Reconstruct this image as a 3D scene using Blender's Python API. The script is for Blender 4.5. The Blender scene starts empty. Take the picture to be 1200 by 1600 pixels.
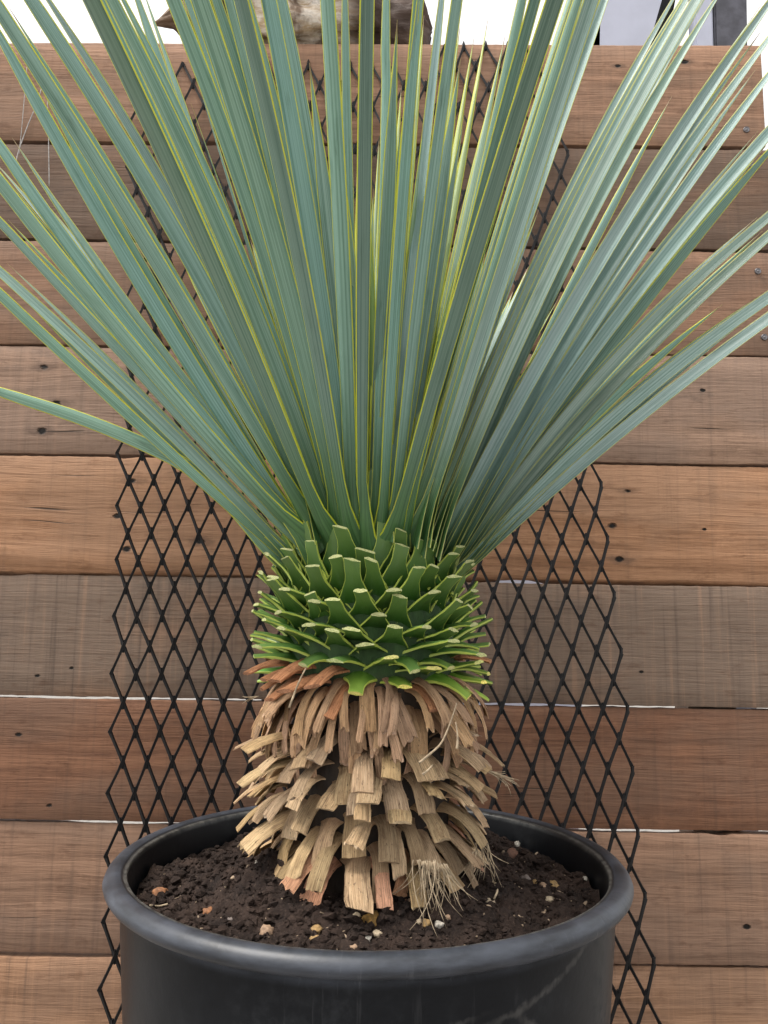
import bpy, bmesh, math, random
from mathutils import Vector, Matrix, noise
R = math.radians
rnd = random.Random(11)
scene = bpy.context.scene
COL = scene.collection

# ------------------------------------------------------------------ camera, light, exposure
HC = 0.85                      # camera height above the ground
PITCH, ROLL, FPX = 7.8, 0.75, 1240.0
cam_d = bpy.data.cameras.new('camera'); cam = bpy.data.objects.new('camera', cam_d); COL.objects.link(cam)
cam_d.sensor_fit = 'VERTICAL'; cam_d.sensor_height = 24.0; cam_d.lens = 24.0 * FPX / 1600.0
cam_d.clip_start = 0.02; cam_d.clip_end = 2000
CAMROT = Matrix.Rotation(R(90 + PITCH), 3, 'X') @ Matrix.Rotation(R(ROLL), 3, 'Z')
cam.location = (0, 0, HC); cam.rotation_euler = CAMROT.to_euler()
scene.camera = cam

world = bpy.data.worlds.new('World'); scene.world = world; world.use_nodes = True
wn, wl = world.node_tree.nodes, world.node_tree.links
sky = wn.new('ShaderNodeTexSky'); sky.sky_type = 'NISHITA'; sky.sun_disc = False
SUN_EL, SUN_AZ = 63.0, 258.0    # azimuth clockwise from +Y (the wall side): high, from the left
sky.sun_elevation = R(SUN_EL); sky.sun_rotation = R(SUN_AZ)
sky.air_density = 1.0; sky.dust_density = 4.0; sky.ozone_density = 1.0
hsv = wn.new('ShaderNodeHueSaturation'); hsv.inputs['Saturation'].default_value = 0.16
cloud = wn.new('ShaderNodeMix'); cloud.data_type = 'RGBA'; cloud.inputs[0].default_value = 0.62
cloud.inputs['B'].default_value = (8.6, 8.5, 8.4, 1)
bg = wn['Background']; bg.inputs['Strength'].default_value = 0.062
wl.new(sky.outputs[0], hsv.inputs['Color']); wl.new(hsv.outputs[0], cloud.inputs['A'])
wl.new(cloud.outputs['Result'], bg.inputs['Color'])

sun_d = bpy.data.lights.new('sun', 'SUN'); sun_d.energy = 1.5; sun_d.angle = R(26); sun_d.color = (1.0, 0.95, 0.88)
sun = bpy.data.objects.new('sun', sun_d); COL.objects.link(sun)
sv = Vector((math.sin(R(SUN_AZ)) * math.cos(R(SUN_EL)), math.cos(R(SUN_AZ)) * math.cos(R(SUN_EL)), math.sin(R(SUN_EL))))
sun.rotation_euler = (-sv).to_track_quat('-Z', 'Y').to_euler(); sun.location = (1, -1, 4)

vs = scene.view_settings
vs.view_transform = 'Standard'; vs.look = 'None'; vs.gamma = 1.0; vs.use_curve_mapping = False
vs.exposure = 1.68
cy = scene.cycles
cy.max_bounces = 6; cy.diffuse_bounces = 2; cy.glossy_bounces = 2; cy.transmission_bounces = 3; cy.adaptive_threshold = 0.02

# ------------------------------------------------------------------ helpers
def ray(x, y):
    d = Vector(((x - 600) / FPX, (800 - y) / FPX, -1.0))
    return CAMROT @ d
def pix(x, y, Y):
    """world point at depth Y (m in front of the lens, along +Y) seen at photo position x, y"""
    d = ray(x, y)
    return Vector((0, 0, HC)) + d * (Y / d.y)
def tag(o, label=None, cat=None, group=None, kind=None):
    if label: o['label'] = label
    if cat: o['category'] = cat
    if group: o['group'] = group
    if kind: o['kind'] = kind
    return o
def empty(name, loc=(0, 0, 0)):
    o = bpy.data.objects.new(name, None); o.empty_display_size = 0.1; o.location = loc; COL.objects.link(o); return o
def link(name, me, parent=None, mat=None, loc=None):
    o = bpy.data.objects.new(name, me); COL.objects.link(o)
    if mat is not None and len(me.materials) == 0: me.materials.append(mat)
    if loc is not None: o.location = loc
    if parent is not None:
        o.parent = parent
        o.matrix_parent_inverse = Matrix.Translation(-parent.location)
    return o
def mesh(name, verts, faces, uvs=None, mats=None, fm=None, smooth=True, sharp=None):
    me = bpy.data.meshes.new(name); me.from_pydata([tuple(v) for v in verts], [], faces)
    if uvs is not None:
        l = me.uv_layers.new(name='UVMap')
        for lp in me.loops: l.data[lp.index].uv = uvs[lp.vertex_index]
    for m in (mats or []): me.materials.append(m)
    if fm: me.polygons.foreach_set('material_index', fm)
    if smooth: me.polygons.foreach_set('use_smooth', [True] * len(me.polygons))
    me.update()
    if sharp: me.set_sharp_from_angle(angle=R(sharp))
    return me
def tube(verts, faces, pts, rad, n=6, cap=True):
    """append a tube through pts (radius number or list)"""
    b0 = len(verts)
    up = Vector((0.13, 0.31, 0.94))
    for i, p in enumerate(pts):
        a = pts[max(0, i - 1)]; b = pts[min(len(pts) - 1, i + 1)]
        t = (Vector(b) - Vector(a)).normalized()
        s = t.cross(up)
        if s.length < 1e-3: s = t.cross(Vector((1, 0, 0)))
        s.normalize(); q = s.cross(t)
        r = rad[i] if isinstance(rad, (list, tuple)) else rad
        for k in range(n):
            c, d = math.cos(2 * math.pi * k / n), math.sin(2 * math.pi * k / n)
            verts.append(Vector(p) + (s * c + q * d) * r)
    for i in range(len(pts) - 1):
        for k in range(n):
            a = b0 + i * n + k; b = b0 + i * n + (k + 1) % n
            faces.append((a, b, b + n, a + n))
    if cap:
        faces.append(tuple(b0 + k for k in range(n))[::-1]); e = b0 + (len(pts) - 1) * n
        faces.append(tuple(e + k for k in range(n)))
def fbm(p, o=4):
    return noise.fractal(Vector(p), 0.9, 2.0, o)
def box(verts, faces, lo, hi):
    b = len(verts)
    for z in (lo[2], hi[2]):
        for y in (lo[1], hi[1]):
            for x in (lo[0], hi[0]): verts.append(Vector((x, y, z)))
    for f in ((0, 2, 3, 1), (4, 5, 7, 6), (0, 1, 5, 4), (2, 6, 7, 3), (0, 4, 6, 2), (1, 3, 7, 5)):
        faces.append(tuple(b + i for i in f))

class NT:
    """tiny node-graph writer"""
    def __init__(s, name):
        s.m = bpy.data.materials.new(name); s.m.use_nodes = True
        s.t = s.m.node_tree; s.n = s.t.nodes; s.b = s.n['Principled BSDF']; s.out = s.n['Material Output']
    def put(s, sock, v):
        if isinstance(v, bpy.types.NodeSocket): s.t.links.new(v, sock)
        elif v is not None:
            if isinstance(v, (tuple, list)) and len(v) == 3 and sock.type == 'RGBA': v = (*v, 1)
            sock.default_value = v
    def coord(s, kind='Object'): return s.n.new('ShaderNodeTexCoord').outputs[kind]
    def mapping(s, v, scale=(1, 1, 1), loc=(0, 0, 0)):
        n = s.n.new('ShaderNodeMapping'); s.put(n.inputs['Vector'], v); n.inputs['Scale'].default_value = scale; n.inputs['Location'].default_value = loc
        return n.outputs[0]
    def noise(s, v, scale=5, detail=4, rough=0.55, dist=0.0, col=False):
        n = s.n.new('ShaderNodeTexNoise'); s.put(n.inputs['Vector'], v); n.inputs['Scale'].default_value = scale
        n.inputs['Detail'].default_value = detail; n.inputs['Roughness'].default_value = rough; n.inputs['Distortion'].default_value = dist
        return n.outputs['Color' if col else 'Fac']
    def math(s, op, a, b=None, c=None, clamp=False):
        n = s.n.new('ShaderNodeMath'); n.operation = op; n.use_clamp = clamp
        for i, v in enumerate((a, b, c)):
            if v is not None: s.put(n.inputs[i], v)
        return n.outputs[0]
    def range(s, v, a, b, c=0.0, d=1.0):
        n = s.n.new('ShaderNodeMapRange'); n.interpolation_type = 'SMOOTHSTEP'; s.put(n.inputs[0], v)
        for i, q in enumerate((a, b, c, d)): n.inputs[i + 1].default_value = q
        return n.outputs[0]
    def mix(s, f, a, b, mode='MIX'):
        n = s.n.new('ShaderNodeMix'); n.data_type = 'RGBA'; n.blend_type = mode
        s.put(n.inputs[0], f); s.put(n.inputs['A'], a); s.put(n.inputs['B'], b); return n.outputs['Result']
    def sep(s, v):
        n = s.n.new('ShaderNodeSeparateXYZ'); s.put(n.inputs[0], v); return n.outputs
    def bump(s, h, strength=0.3, dist=0.002):
        n = s.n.new('ShaderNodeBump'); s.put(n.inputs['Height'], h); n.inputs['Strength'].default_value = strength; n.inputs['Distance'].default_value = dist
        s.put(s.b.inputs['Normal'], n.outputs[0]); return n.outputs[0]
    def obj(s, k): 
        return s.n.new('ShaderNodeObjectInfo').outputs[k]
    def set(s, **k):
        for a, v in k.items(): s.put(s.b.inputs[a.replace('_', ' ')], v)
        return s.m

# ------------------------------------------------------------------ ground
def mat_ground():
    m = NT('concrete_ground'); c = m.coord()
    n1 = m.noise(c, 3, 6); n2 = m.noise(c, 60, 4)
    col = m.mix(n1, (0.20, 0.185, 0.17), (0.28, 0.26, 0.24)); col = m.mix(m.range(n2, .35, .7), col, (0.16, 0.15, 0.14))
    m.bump(n2, .3, .003); return m.set(Base_Color=col, Roughness=0.85)
tag(link('ground', mesh('ground', [(-400, -400, 0), (400, -400, 0), (400, 400, 0), (-400, 400, 0)], [(0, 1, 2, 3)], mats=[mat_ground()])), kind='structure')

# ------------------------------------------------------------------ plank wall
WALL_Y = 1.49; WT = 0.028
def plank_mat(i, ca, cb, cg, grey, holes, saw=0.35, hshift=0.0, stain=0.25):
    m = NT('weathered_plank'); c = m.coord()
    off = (i * 3.7, i * 1.3, i * 5.1)
    warp = m.noise(m.mapping(c, (2.2, 1, 6), off), 1, 3, .5, col=True)
    wv = m.n.new('ShaderNodeVectorMath'); wv.operation = 'MULTIPLY_ADD'
    m.put(wv.inputs[0], warp); wv.inputs[1].default_value = (0.0, 0, 0.035); m.put(wv.inputs[2], c)
    cw = wv.outputs[0]
    g1 = m.noise(m.mapping(cw, (1.6, 1, 46), off), 1, 6, .68, .3)
    g2 = m.noise(m.mapping(cw, (9, 1, 260), off), 1, 4, .62)
    g3 = m.noise(m.mapping(c, (34, 1, 620), off), 1, 3, .6)
    pat = m.noise(m.mapping(c, (2.6, 1, 7), off), 1, 5, .55)
    sawn = m.noise(m.mapping(c, (95, 1, 2.5), off), 1, 4, .6)
    mott = m.noise(m.mapping(c, (24, 1, 60), off), 1, 5, .65)
    col = m.mix(m.range(g1, .34, .64), tuple(q * .84 for q in ca), tuple(q * 1.06 for q in cb))
    blot = m.noise(m.mapping(c, (15, 1, 20), off), 1, 6, .72); blot2 = m.noise(m.mapping(c, (5, 1, 6), (off[2], 0, off[0])), 1, 4, .6)
    col = m.mix(m.math('MULTIPLY', m.range(blot, .52, .70), .45), col, tuple(q * .58 for q in ca))
    col = m.mix(m.math('MULTIPLY', m.range(blot, .47, .30), .40), col, tuple(q * 1.28 for q in cb))
    col = m.mix(m.math('MULTIPLY', m.range(blot2, .52, .68), .35), col, tuple(q * .62 for q in cg))
    col = m.mix(m.math('MULTIPLY', m.range(pat, .5 - grey * .30, .64 - grey * .22), min(1, .40 + grey)), col, cg)
    col = m.mix(m.math('MULTIPLY', m.range(g2, .46, .72), .45), col, (ca[0] * .38, ca[1] * .36, ca[2] * .36))
    col = m.mix(m.math('MULTIPLY', m.range(g3, .5, .8), .30), col, (cb[0] * 1.25, cb[1] * 1.25, cb[2] * 1.25))
    col = m.mix(m.math('MULTIPLY', m.range(sawn, .52, .75), saw * 1.7), col, (cg[0] * .58, cg[1] * .58, cg[2] * .60))
    col = m.mix(m.math('MULTIPLY', m.range(sawn, .48, .28), saw * 1.0), col, (cb[0] * 1.15, cb[1] * 1.12, cb[2] * 1.1))
    col = m.mix(m.math('MULTIPLY', m.range(mott, .54, .74), .50), col, (ca[0] * .5, ca[1] * .46, ca[2] * .45))
    # long dark checks along the grain
    chk = m.noise(m.mapping(cw, (3.2, 1, 150), off), 1, 2, .5)
    chkm = m.noise(m.mapping(c, (3, 1, 9), off), 1, 2)
    cr = m.math('MULTIPLY', m.range(chk, .70, .78), m.range(chkm, .5, .62))
    col = m.mix(m.math('MULTIPLY', cr, .85), col, (.03, .022, .018))
    # black water stains
    st = m.noise(m.mapping(c, (5, 1, 13), (off[0] + 9, 0, off[2])), 1, 6, .7)
    col = m.mix(m.math('MULTIPLY', m.range(st, .54, .74), stain * 1.3), col, (.055, .045, .042))
    h = m.math('ADD', m.math('MULTIPLY', g1, .6), m.math('MULTIPLY', g2, .55))
    h = m.math('ADD', h, m.math('MULTIPLY', g3, .25)); h = m.math('ADD', h, m.math('MULTIPLY', sawn, .12))
    h = m.math('SUBTRACT', h, m.math('MULTIPLY', cr, 1.2))
    for (hx, hz, r, rust) in holes:      # nail holes with their rust marks
        def dist(sx, sz):
            v = m.n.new('ShaderNodeVectorMath'); v.operation = 'DISTANCE'
            m.put(v.inputs[0], m.mapping(c, (sx, 0, sz))); v.inputs[1].default_value = (hx * sx, 0, hz * sz); return v.outputs['Value']
        jit = m.math('MULTIPLY', m.math('SUBTRACT', mott, .5), r * 2.2)
        d1 = m.math('ADD', dist(.62, 1.0), jit)
        if rust:
            d2 = m.math('ADD', dist(.30, 1.0), m.math('MULTIPLY', jit, 2.2))
            col = m.mix(m.range(d2, r * 2.0, r * .6, 0, .45), col, (.07, .045, .035))
        hm = m.range(d1, r * 1.0, r * .45)
        col = m.mix(hm, col, (.008, .006, .005)); h = m.math('SUBTRACT', h, m.math('MULTIPLY', hm, 3.0))
    m.bump(h, .8, .0030)
    return m.set(Base_Color=col, Roughness=0.78, Specular_IOR_Level=0.3)

PLANKS = []
wall = empty('plank_wall', (0, WALL_Y, 0))
tag(wall, 'weathered brown wall of wide horizontal timber planks behind the potted plant', 'wall')
XL, XR = -1.15, pix(1193, 150, WALL_Y).x
BND = [(66, 70, 0), (221, 231, .0085), (373, 392, .0065), (538, 556, .0050), (709, 727, .0058), (894, 915, .0058), (1088, 1108, .0036), (1282, 1302, .0054), (1492, 1512, .0055), (1735, 1752, .004)]
#        warm a             warm b             grey              grey holes(px x,y,r)
PAL = [((.245, .150, .108), (.325, .205, .150), (.215, .150, .118), .15, [(1070, 97, .006, 1), (965, 103, .004, 1)], .18, .10),
       ((.140, .088, .066), (.190, .122, .090), (.135, .100, .084), .50, [(300, 300, .004, 0)], .20, .25),
       ((.215, .130, .095), (.270, .170, .125), (.190, .135, .110), .35, [(1186, 470, .004, 1)], .20, .20),
       ((.260, .175, .135), (.345, .240, .190), (.250, .185, .158), .45, [(70, 573, .0065, 1), (88, 631, .0065, 1), (66, 674, .0065, 1), (1098, 610, .003, 0)], .22, .45),
       ((.305, .168, .100), (.400, .240, .156), (.285, .190, .140), .10, [(207, 752, .0065, 1), (184, 806, .0065, 0), (198, 858, .0065, 0), (312, 846, .006, 1), (982, 767, .0055, 1), (957, 821, .0065, 0), (968, 873, .0060, 1), (1101, 827, .003, 0)], .16, .15),
       ((.195, .125, .092), (.265, .180, .138), (.180, .140, .120), .70, [(112, 1044, .003, 0), (58, 1056, .0035, 0), (1002, 1050, .003, 0)], .45, .35),
       ((.160, .082, .054), (.220, .118, .078), (.155, .102, .080), .20, [(30, 1148, .0045, 0), (78, 1258, .004, 0)], .22, .22),
       ((.240, .148, .108), (.305, .198, .148), (.215, .150, .122), .35, [(1166, 1447, .005, 0)], .26, .15),
       ((.270, .160, .105), (.345, .218, .150), (.230, .155, .120), .15, [], .32, .12)]
def splay(bi, x):
    """how far the sawn edge at a joint is out of square over the plank's thickness, so daylight shows through only here and there"""
    px = 600 + x * FPX / WALL_Y; n = noise.noise(Vector((x * 14, bi * 3.1, 40))) * .0030
    bump = lambda c, w: math.exp(-((px - c) / w) ** 4)
    if bi == 5: return -.0095 + .0095 * bump(805, 45) + n
    if bi == 6: return -.0010 + .004 * bump(1300, 150) + n
    if bi == 7: return -.0045 * max(bump(215, 100), bump(1020, 95)) + n
    if bi in (3, 4): return -.004
    return 0.0
for i in range(len(BND) - 1):
    (tl, tr, tg), (bl, br, bgap) = BND[i], BND[i + 1]
    zt0, zt1 = pix(0, tl, WALL_Y), pix(1200, tr, WALL_Y)
    zb0, zb1 = pix(0, bl, WALL_Y), pix(1200, br, WALL_Y)
    ft = lambda x: zt0.z + (zt1.z - zt0.z) * (x - zt0.x) / (zt1.x - zt0.x) - tg * .5
    fb = lambda x: zb0.z + (zb1.z - zb0.z) * (x - zb0.x) / (zb1.x - zb0.x) + bgap * .5
    NX, NZ = 330, 10
    ox, oz = XL, (ft(0) + fb(0)) / 2
    V, F = [], []
    xr_i = XR + rnd.uniform(-.004, .004)
    prof = []
    for a in range(NX + 1):
        x = XL + (xr_i - XL) * a / NX
        wt = noise.noise(Vector((x * 3.1, i * 7.7, 0))) * .0016 + noise.noise(Vector((x * 17, i * 7.7, 3))) * .0009 + noise.noise(Vector((x * 75, i * 5.7, 3))) * .0009
        wb = noise.noise(Vector((x * 2.3, i * 9.1, 5))) * .0022 + noise.noise(Vector((x * 15, i * 9.1, 8))) * .0010 + noise.noise(Vector((x * 75, i * 5.7, 9))) * .0009
        chip = max(0, noise.noise(Vector((x * 9, i * 3.3, 20))) - .42) * .02
        t, b = ft(x) + wt - chip, fb(x) + wb
        if i == 0: t = ft(x) + wt * .7
        prof.append((x, t, b))
    bow = rnd.uniform(-.003, .003)
    for (x, t, b) in prof:
        for k in range(NZ + 1):
            s = k / NZ; z = t + (b - t) * s
            edge = min(s, 1 - s) * NZ
            y = bow * math.sin(x * 2) + (0.0022 if edge < .5 else 0) + noise.noise(Vector((x * 5, z * 12, i * 4))) * .0010 + noise.noise(Vector((x * 14, z * 80, i * 4))) * .0005
            if k in (1, NZ - 1): z = t + (b - t) * (.018 if k == 1 else .982)
            V.append(Vector((x - ox, y, z - oz)))
    for a in range(NX):
        for k in range(NZ):
            p = a * (NZ + 1) + k
            F.append((p, p + 1, p + NZ + 2, p + NZ + 1))
    fb0 = len(V)
    for (x, t, b) in prof: V.append(Vector((x - ox, WT, t - oz + splay(i, x)))); V.append(Vector((x - ox, WT, b - oz + splay(i + 1, x))))
    for a in range(NX):
        p, q = a * (NZ + 1), (a + 1) * (NZ + 1); u, w = fb0 + 2 * a, fb0 + 2 * a + 2
        F.append((p, q, w, u)); F.append((p + NZ, u + 1, w + 1, q + NZ)); F.append((u, w, w + 1, u + 1))
    F.append(tuple(range(NZ, -1, -1)) + (fb0, fb0 + 1)); e = NX * (NZ + 1)
    F.append(tuple(range(e, e + NZ + 1)) + (fb0 + 2 * NX + 1, fb0 + 2 * NX))
    ca, cb, cg, grey, hl, saw, stn = PAL[i]; ca, cb, cg = [tuple(q * f for q, f in zip(c_, (1.12, 1.03, .90))) for c_ in (ca, cb, cg)]
    holes = []
    for (hx, hy, r, ru) in hl:
        p = pix(hx, hy, WALL_Y); holes.append((p.x - ox, p.z - oz, r, ru))
    PLANKS.append(link('plank', mesh('plank', V, F, sharp=40, mats=[plank_mat(i + 1, ca, cb, cg, grey, holes, saw, stain=stn)]), wall, loc=(ox, WALL_Y, oz)))

def simple(name, col, rough=.6, spec=.4, metal=0.0, nscale=30, var=.35, bstr=.15):
    m = NT(name); c = m.coord(); n = m.noise(c, nscale, 5)
    cc = m.mix(m.range(n, .3, .7), tuple(q * (1 - var) for q in col), tuple(q * (1 + var * .5) for q in col))
    m.bump(n, bstr, .002); return m.set(Base_Color=cc, Roughness=rough, Specular_IOR_Level=spec, Metallic=metal)
MAT_POST = simple('rough_post_timber', (.16, .11, .08), .8)
for px in (-.95, -.18, .62):
    V, F = [], []; box(V, F, (-.045, 0, 0), (.045, .07, pix(600, 74, WALL_Y).z - .004)); link('back_post', mesh('back_post', V, F, smooth=False, mats=[MAT_POST]), wall, loc=(px, WALL_Y + WT + .004, 0))
# screws at the right end of the planks
MAT_SCREW = simple('dull_screw_steel', (.22, .21, .22), .45, metal=.8, nscale=300)
V, F = [], []
for r, y in ((.0001, -.0022), (.0022, -.0022), (.0026, -.0008), (.0040, -.0012), (.0056, -.0026), (.0064, -.0012), (.0066, .002)):
    for k in range(14): V.append(Vector((r * math.cos(k * math.pi / 7), y, r * math.sin(k * math.pi / 7))))
for a in range(6):
    for k in range(14): F.append((a * 14 + k, a * 14 + (k + 1) % 14, (a + 1) * 14 + (k + 1) % 14, (a + 1) * 14 + k))
screw_me = mesh('screw', V, F, mats=[MAT_SCREW])
for (x, y, pi) in ((1166, 203, 0), (1176, 259, 1), (1184, 424, 2), (1194, 527, 2)):
    o = link('screw', screw_me); o.parent = PLANKS[pi]; o.location = pix(x, y, WALL_Y) + Vector((0, -.0005, 0)) - PLANKS[pi].location

# ------------------------------------------------------------------ black diamond mesh panel leaning on the wall
def mat_black_paint():
    m = NT('black_mesh_paint'); c = m.coord(); n = m.noise(c, 90, 4); d = m.noise(c, 9, 4)
    col = m.mix(m.range(d, .45, .75), (.0045, .0045, .0055), (.011, .011, .012)); col = m.mix(m.math('MULTIPLY', m.range(n, .66, .78), .5), col, (.03, .028, .027))
    m.bump(n, .25, .001); return m.set(Base_Color=col, Roughness=.48, Specular_IOR_Level=.3)
KL = 0.083; MY0 = 1.394                 # plane: Y = MY0 + KL * (z - HC)
def on_mesh(x, y):
    d = ray(x, y); t = MY0 / (d.y - KL * d.z); return Vector((0, 0, HC)) + d * t
pL, pR = on_mesh(182, 790), on_mesh(949, 805)
ml, mr = on_mesh(165, 1340), on_mesh(228, 105)
cw = (pR.x - pL.x) / 20.5 ; chh = (on_mesh(180, 869).z - on_mesh(170, 1138).z) / 3 * 1.0
cosl = math.cos(math.atan(KL))
zl0 = pL.z
pts_top = [on_mesh(x, y) for x, y in ((228, 103), (830, 66), (905, 175))]
def ztop(x):
    a, b, c = pts_top
    if x < b.x: return a.z + (b.z - a.z) * (x - a.x) / (b.x - a.x)
    return b.z + (c.z - b.z) * (x - b.x) / (c.x - b.x)
V, F = [], []
def mnode(i, j):
    """i counts half columns, j counts half rows; a node exists where i+j is even"""
    z = zl0 + j * chh / 2
    x = pL.x + i * cw / 2 - (z - zl0) * .055
    x += noise.noise(Vector((i * .35, j * .22, 2))) * .0048; z += noise.noise(Vector((i * .3, j * .3, 9))) * .0050
    y = MY0 + KL * (z - HC) + .0035 * noise.noise(Vector((x * 3, z * 3, 1)))
    return Vector((x, y, z))
NCOL = 41
J0 = int((0.02 - zl0) / (chh / 2)) ; J1 = 40
def strand(a, b, w=.0022, d=.0020, tilt=1):
    t = (b - a).normalized(); n = Vector((tilt * .55, -1, .25)); s = t.cross(n).normalized(); n = s.cross(t).normalized()
    L = (b - a).length; b0 = len(V)
    for f, kw in ((-.03, 1.30), (.10, 1.22), (.20, .96), (.5, .88), (.80, .96), (.90, 1.22), (1.03, 1.30)):
        c = a + t * (L * f)
        for (u, v) in ((-1, -1), (1, -1), (1, 1), (-1, 1)): V.append(c + s * (u * w * kw) + n * (v * d))
    for i in range(6):
        for k in range(4):
            p = b0 + i * 4 + k; q = b0 + i * 4 + (k + 1) % 4; F.append((p, q, q + 4, p + 4))
    F.append((b0 + 3, b0 + 2, b0 + 1, b0)); e = b0 + 24; F.append((e, e + 1, e + 2, e + 3))
for j in range(J0, J1):
    for i in range(0, NCOL + 1):
        if (i + j) % 2: continue
        for di in (-1, 1):
            if not 0 <= i + di <= NCOL: continue
            a, b = mnode(i, j), mnode(i + di, j + 1)
            if b.z > ztop(b.x) + .004: continue
            # right edge closes with rounded half cells
            if i == NCOL: a = a + Vector((-.004, 0, chh * .05))
            if i + di == NCOL: b = b + Vector((-.004, 0, -chh * .05))
            off = Vector((0, -.0010 * di, 0))
            strand(a + off, b + off, tilt=di)
for j in range(J0 + 1, J1):                       # the bond where strands meet is a short upright lozenge
    for i in range(1, NCOL):
        if (i + j) % 2: continue
        a = mnode(i, j)
        if a.z > ztop(a.x): continue
        b0 = len(V)
        for dz, w in ((-.0110, .0014), (-.0055, .0031), (.0055, .0031), (.0110, .0014)):
            for (u, v) in ((-1, 0), (0, -1), (1, 0), (0, 1)): V.append(a + Vector((u * w, v * .0036, dz)))
        for q in range(3):
            for k in range(4): F.append((b0 + q * 4 + k, b0 + q * 4 + (k + 1) % 4, b0 + q * 4 + 4 + (k + 1) % 4, b0 + q * 4 + 4 + k))
        F.append((b0 + 3, b0 + 2, b0 + 1, b0)); F.append((b0 + 12, b0 + 13, b0 + 14, b0 + 15))
for j in range(J0 + 1, J1 - 1):
    if (NCOL + j) % 2 == 0:
        a = mnode(NCOL, j)
        if a.z < ztop(a.x): strand(a + Vector((-.004, 0, -chh * .06)), a + Vector((-.004, 0, chh * .06)))
tag(link('mesh_panel', mesh('mesh_panel', V, F, smooth=False, mats=[mat_black_paint()])), 'black diamond mesh metal panel leaning against the plank wall behind the pot', 'mesh panel')

# thin wire looped over the top of the wall
V, F = [], []
def pol(pp, Y, n=10):
    P = [pix(x, y, Y) for x, y in pp]; out = []
    for i in range(len(P) - 1):
        p0, p1, p2, p3 = P[max(0, i - 1)], P[i], P[i + 1], P[min(len(P) - 1, i + 2)]
        for k in range(n):
            t = k / n
            out.append(.5 * ((2 * p1) + (p2 - p0) * t + (2 * p0 - 5 * p1 + 4 * p2 - p3) * t * t + (3 * p1 - p0 - 3 * p2 + p3) * t ** 3))
    out.append(P[-1]); return out
tube(V, F, pol([(41, 63), (44, 84), (68, 104), (70, 118), (58, 160), (40, 205), (28, 240), (21, 272)], WALL_Y - .008), .0011, 6)
tube(V, F, pol([(44, 84), (40, 130), (34, 200), (30, 240)], WALL_Y - .007), .0008, 6)
tube(V, F, pol([(70, 118), (71, 121), (75, 180), (77, 292)], WALL_Y - .006), .0010, 6)
tag(link('thin_wire', mesh('thin_wire', V, F, mats=[simple('pale_wire', (.42, .40, .38), .4, metal=.4, nscale=200)])), 'thin pale wire dangling over the top plank at the left', 'wire')

# ------------------------------------------------------------------ things behind the wall top
def mat_log():
    m = NT('weathered_driftwood'); c = m.coord()
    g = m.noise(m.mapping(c, (3, 14, 14)), 1, 7, .65, .6); p = m.noise(c, 7, 5, .6, .8); f = m.noise(m.mapping(c, (12, 70, 70)), 1, 5, .6)
    col = m.mix(m.range(g, .3, .7), (.070, .043, .030), (.19, .125, .080))
    x = m.sep(c)[0]
    pale = m.math('MULTIPLY', m.range(p, .36, .52), m.math('MULTIPLY', m.range(x, -.16, -.06), m.range(x, .16, .06)))
    col = m.mix(pale, col, m.mix(m.range(f, .35, .65), (.44, .32, .19), (.78, .71, .62)))
    col = m.mix(m.math('MULTIPLY', m.range(f, .55, .75), .6), col, (.045, .028, .022))
    col = m.mix(m.range(x, .11, .17, 0, .85), col, m.mix(m.range(g, .3, .7), (.030, .018, .014), (.075, .045, .034)))
    m.bump(m.math('ADD', g, m.math('MULTIPLY', f, .6)), .8, .010); return m.set(Base_Color=col, Roughness=.8)
zt = pix(450, 69, WALL_Y).z
pa, pb = pix(243, 20, WALL_Y + .05), pix(672, 20, WALL_Y + .05)
lc = (pa + pb) / 2; LL = pb.x - pa.x
V, F = [], []; NA, NB = 90, 48
prof_r = [(0, .006), (.03, .018), (.07, .030), (.11, .055), (.16, .105), (.3, .125), (.5, .120), (.68, .120), (.78, .100), (.83, .066), (.88, .075), (.93, .080), (.97, .062), (.99, .036), (1, .010)]
for a in range(NA + 1):
    s = a / NA
    for q in range(len(prof_r) - 1):
        if prof_r[q][0] <= s <= prof_r[q + 1][0]:
            f = (s - prof_r[q][0]) / (prof_r[q + 1][0] - prof_r[q][0]); r = prof_r[q][1] * (1 - f) + prof_r[q + 1][1] * f; break
    cz = .118 - (.045 if s < .1 else 0) * (1 - s / .1) + (-.02 if s > .88 else 0)
    cz = max(cz - .0, 0); 
    if s < .12: cz = .085 + .033 * (s / .12)
    if s > .78: cz = .118 - .040 * min(1, (s - .78) / .08)
    for b in range(NB):
        an = 2 * math.pi * b / NB
        d = Vector((0, math.cos(an) * .62, math.sin(an)))
        p = Vector((s * 3.2, d.y * 1.3, d.z * 1.3))
        rr = r * (1 + .38 * fbm(p * 1.5 + Vector((4, 0, 2)), 5) + .16 * noise.noise(Vector((s * 12, math.cos(an) * 4, math.sin(an) * 4))) + .08 * noise.noise(Vector((s * 30, math.cos(an) * 9, math.sin(an) * 9))))
        rr = max(.004, rr)
        V.append(Vector(((s - .5) * LL + .010 * noise.noise(p * 3), d.y * rr, max(cz + d.z * rr, .002 + .004 * (1 + noise.noise(p * 4))))))
for a in range(NA):
    for b in range(NB):
        F.append((a * NB + b, a * NB + (b + 1) % NB, (a + 1) * NB + (b + 1) % NB, (a + 1) * NB + b))
F.append(tuple(range(NB))[::-1]); F.append(tuple(NA * NB + b for b in range(NB)))
log = link('driftwood_log', mesh('driftwood_log', V, F, mats=[mat_log()]), loc=(lc.x, WALL_Y + .055, zt + .001))
log.rotation_euler.y = R(.3)
tag(log, 'gnarled brown driftwood log with bleached patches lying on the wall top', 'log')

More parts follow.
